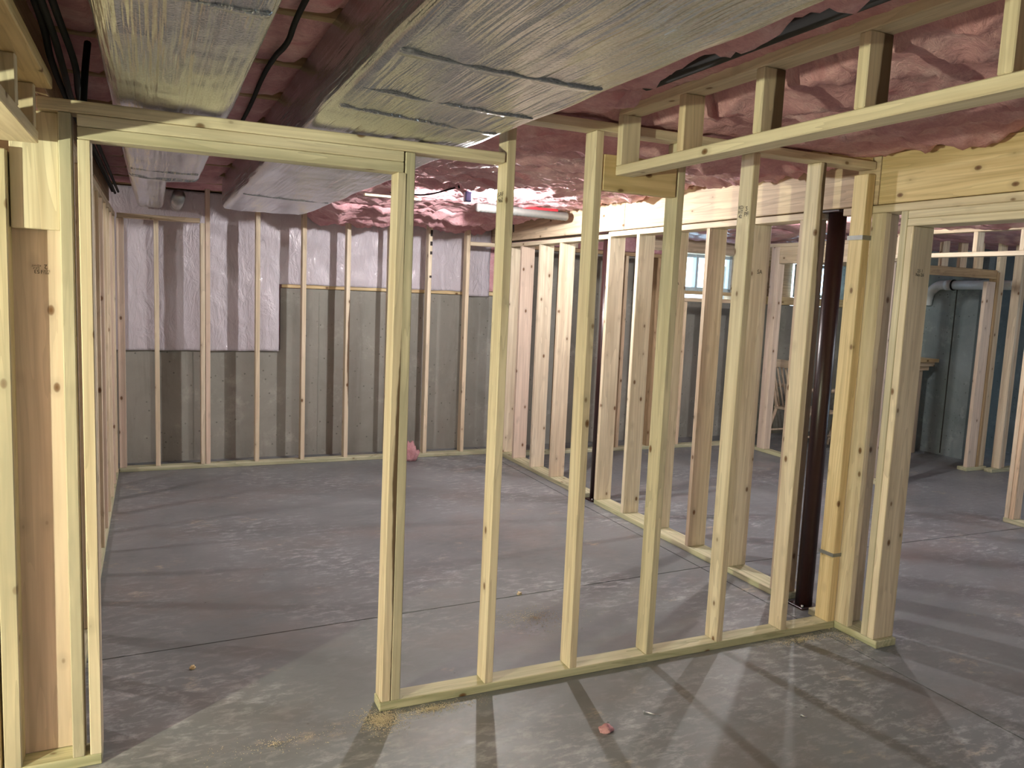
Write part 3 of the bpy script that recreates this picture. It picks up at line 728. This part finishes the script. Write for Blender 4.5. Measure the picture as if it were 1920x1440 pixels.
lum('shelf', mt, 6.30, 7.46, 3.36, 3.66, 1.08, 1.12, 'spruce', axis='x'); lum('cornice', mt, 6.33, 7.43, 3.39, 3.66, 1.03, 1.079, 'plank', axis='x'); lum('cornice', mt, 6.37, 7.38, 3.42, 3.66, .98, 1.029, 'plank', axis='x')
lum('leg', mt, 7.10, 7.32, 3.45, 3.65, 0, .979, 'chair_wood'); lum('leg', mt, 6.42, 6.64, 3.45, 3.65, 0, .979, 'chair_wood'); lum('frieze', mt, 6.645, 7.095, 3.46, 3.65, .78, .979, 'chair_wood', axis='x')

# wooden chair stored behind the far doorway
ch = thing('wooden_chair', 'pale wooden armchair with curved legs and slatted back behind the far doorway', 'chair', (6.2, 4.15, 0))
for dy in (0, .52):
    yy = 3.86+dy
    tube('back_post', ch, smooth_path([(5.86, yy, 1.04), (5.90, yy, .86), (5.98, yy, .62), (6.03, yy, .42)]), .022, 'chair_wood', 8)
    tube('leg', ch, smooth_path([(6.03, yy, .44), (5.97, yy, .28), (5.86, yy, .02)]), .021, 'chair_wood', 8); tube('leg', ch, [(6.46, yy, .44), (6.52, yy, .0)], .021, 'chair_wood', 8)
    tube('armrest', ch, smooth_path([(5.93, yy, .72), (6.2, yy, .69), (6.50, yy, .70)]), .024, 'chair_wood', 8); tube('arm_post', ch, [(6.46, yy, .44), (6.46, yy, .70)], .017, 'chair_wood', 8)
    tube('stretcher', ch, [(5.92, yy, .16), (6.50, yy, .16)], .012, 'chair_wood', 8)
lum('crest_rail', ch, 5.84, 5.88, 3.84, 4.40, .94, 1.03, 'chair_wood', axis='y'); lum('seat', ch, 6.00, 6.50, 3.84, 4.40, .42, .45, 'chair_wood', axis='y')
for k in range(7): tube('slat', ch, [(5.87, 3.93+.066*k, .95), (6.02, 3.93+.066*k, .45)], .011, 'chair_wood', 6)
bn = thing('slatted_rack', 'pale slatted wooden rack seen between the steel column and corner post', 'rack', (6.75, 3.9, 0))
for yy in (3.7, 4.1):
    tube('post', bn, [(6.62, yy, 0), (6.80, yy, .95)], .018, 'chair_wood', 8); tube('post', bn, [(6.98, yy, 0), (6.80, yy, .95)], .018, 'chair_wood', 8)
for k in range(9): tube('slat', bn, [(6.64+.018*k, 3.68, .12+.09*k), (6.64+.018*k, 4.12, .12+.09*k)], .010, 'chair_wood', 6)

# ================================================================ FLOOR LITTER
def scrap(name, label, cat, x, y, sx, sy, sz, mat, seed, group=None):
    bm = bmesh.new(); bmesh.ops.create_icosphere(bm, subdivisions=3, radius=1)
    for v in bm.verts:
        d = 1+.45*noise.noise(v.co*1.7+Vector((seed, 0, 0)))+.2*noise.noise(v.co*4+Vector((seed, 5, 0)))
        v.co = Vector((v.co.x*sx*d, v.co.y*sy*d, max(0, (v.co.z+.55)*sz*d)))
    return tag(from_bm(name, bm, mat, None, Matrix.Translation((x, y, 0)), True), label, cat, group)
def fpt(u, v):
    d = F+RV*(u-960)/f_px+UV*(720-v)/f_px; t = -CZ/d.z; return CX+d.x*t, CY+d.y*t
x, y = fpt(1136, 1371); scrap('insulation_scrap', 'small pink insulation scrap on the foreground floor', 'scrap', x, y, .030, .022, .014, 'pink', 1)
scrap('insulation_scrap', 'pink insulation tuft on the floor by the rear wall', 'scrap', 1.44, 4.41, .065, .06, .115, 'pink', 8)
x, y = fpt(974, 1115); scrap('wood_chip', 'tiny tan wood chip on the floor beyond the partition', 'scrap', x, y, .014, .010, .012, 'plank', 9)
x, y = fpt(361, 1254); scrap('wood_chip', 'tiny yellow wood chip on the floor near the left wall', 'scrap', x, y, .012, .010, .010, 'spruce', 12)
def nail(u, v, du, dv, label):
    x0, y0 = fpt(u, v); x1, y1 = fpt(u+du, v+dv)
    t = thing('screw', label, 'screw', (x0, y0, 0), 'loose screws on the floor')
    tube('shank', t, [(x0, y0, .005), (x1, y1, .003)], [.0028, .0012], 'steel', 8); h = Vector((x0-x1, y0-y1, 0)).normalized()*.003
    tube('head', t, [(x0, y0, .005), (x0+h.x, y0+h.y, .005)], [.003, .006], 'steel', 10)
nail(1208, 1337, 32, 6, 'loose steel screw lying on the floor right of the pink scrap')
nail(1502, 1343, 12, 3, 'small loose steel screw lying on the floor toward the right')
def dust(label, cx, cy, rx, ry, n, seed):
    rnd = random.Random(seed); bm = bmesh.new()
    for i in range(n):
        a = rnd.uniform(0, 6.283); q = abs(rnd.gauss(0, .5)); x = cx+rx*q*math.cos(a); y = cy+ry*q*math.sin(a)
        s = rnd.uniform(.0008, .0030); th = rnd.uniform(0, 3.14); c, sn = math.cos(th)*s, math.sin(th)*s; h = max(0, .006*(1-q))*rnd.random()
        if -.05 < x < 2.4 and 0 < y < D: h += T
        vs_ = [bm.verts.new(p) for p in ((x-c*1.6, y-sn*1.6, h), (x+sn*.5, y-c*.5, h), (x+c*1.6, y+sn*1.6, h+.0006), (x, y, h+.0022))]
        bm.faces.new((vs_[0], vs_[1], vs_[3])); bm.faces.new((vs_[1], vs_[2], vs_[3])); bm.faces.new((vs_[2], vs_[0], vs_[3])); bm.faces.new((vs_[0], vs_[2], vs_[1]))
    tag(from_bm('sawdust', bm, 'sawdust'), label, 'sawdust', kind='stuff')
dust('pale sawdust heaped at the foot of the doorway jamb', -.05, -.06, .10, .10, 2600, 1)
dust('sawdust streak along the front of the bottom plate', .16, -.05, .22, .045, 1200, 2)
dust('sawdust by the plate near the corner post', 2.12, -.06, .30, .05, 900, 3)
dust('sawdust scattered on the floor behind the partition studs', .95, .62, .32, .20, 900, 4)
dust('thin sawdust scattered on the floor near the corner plate', 2.36, -.14, .10, .14, 400, 6)
x, y = fpt(520, 1395); dust('sawdust streak on the floor in the doorway foreground', x, y, .42, .10, 350, 5)
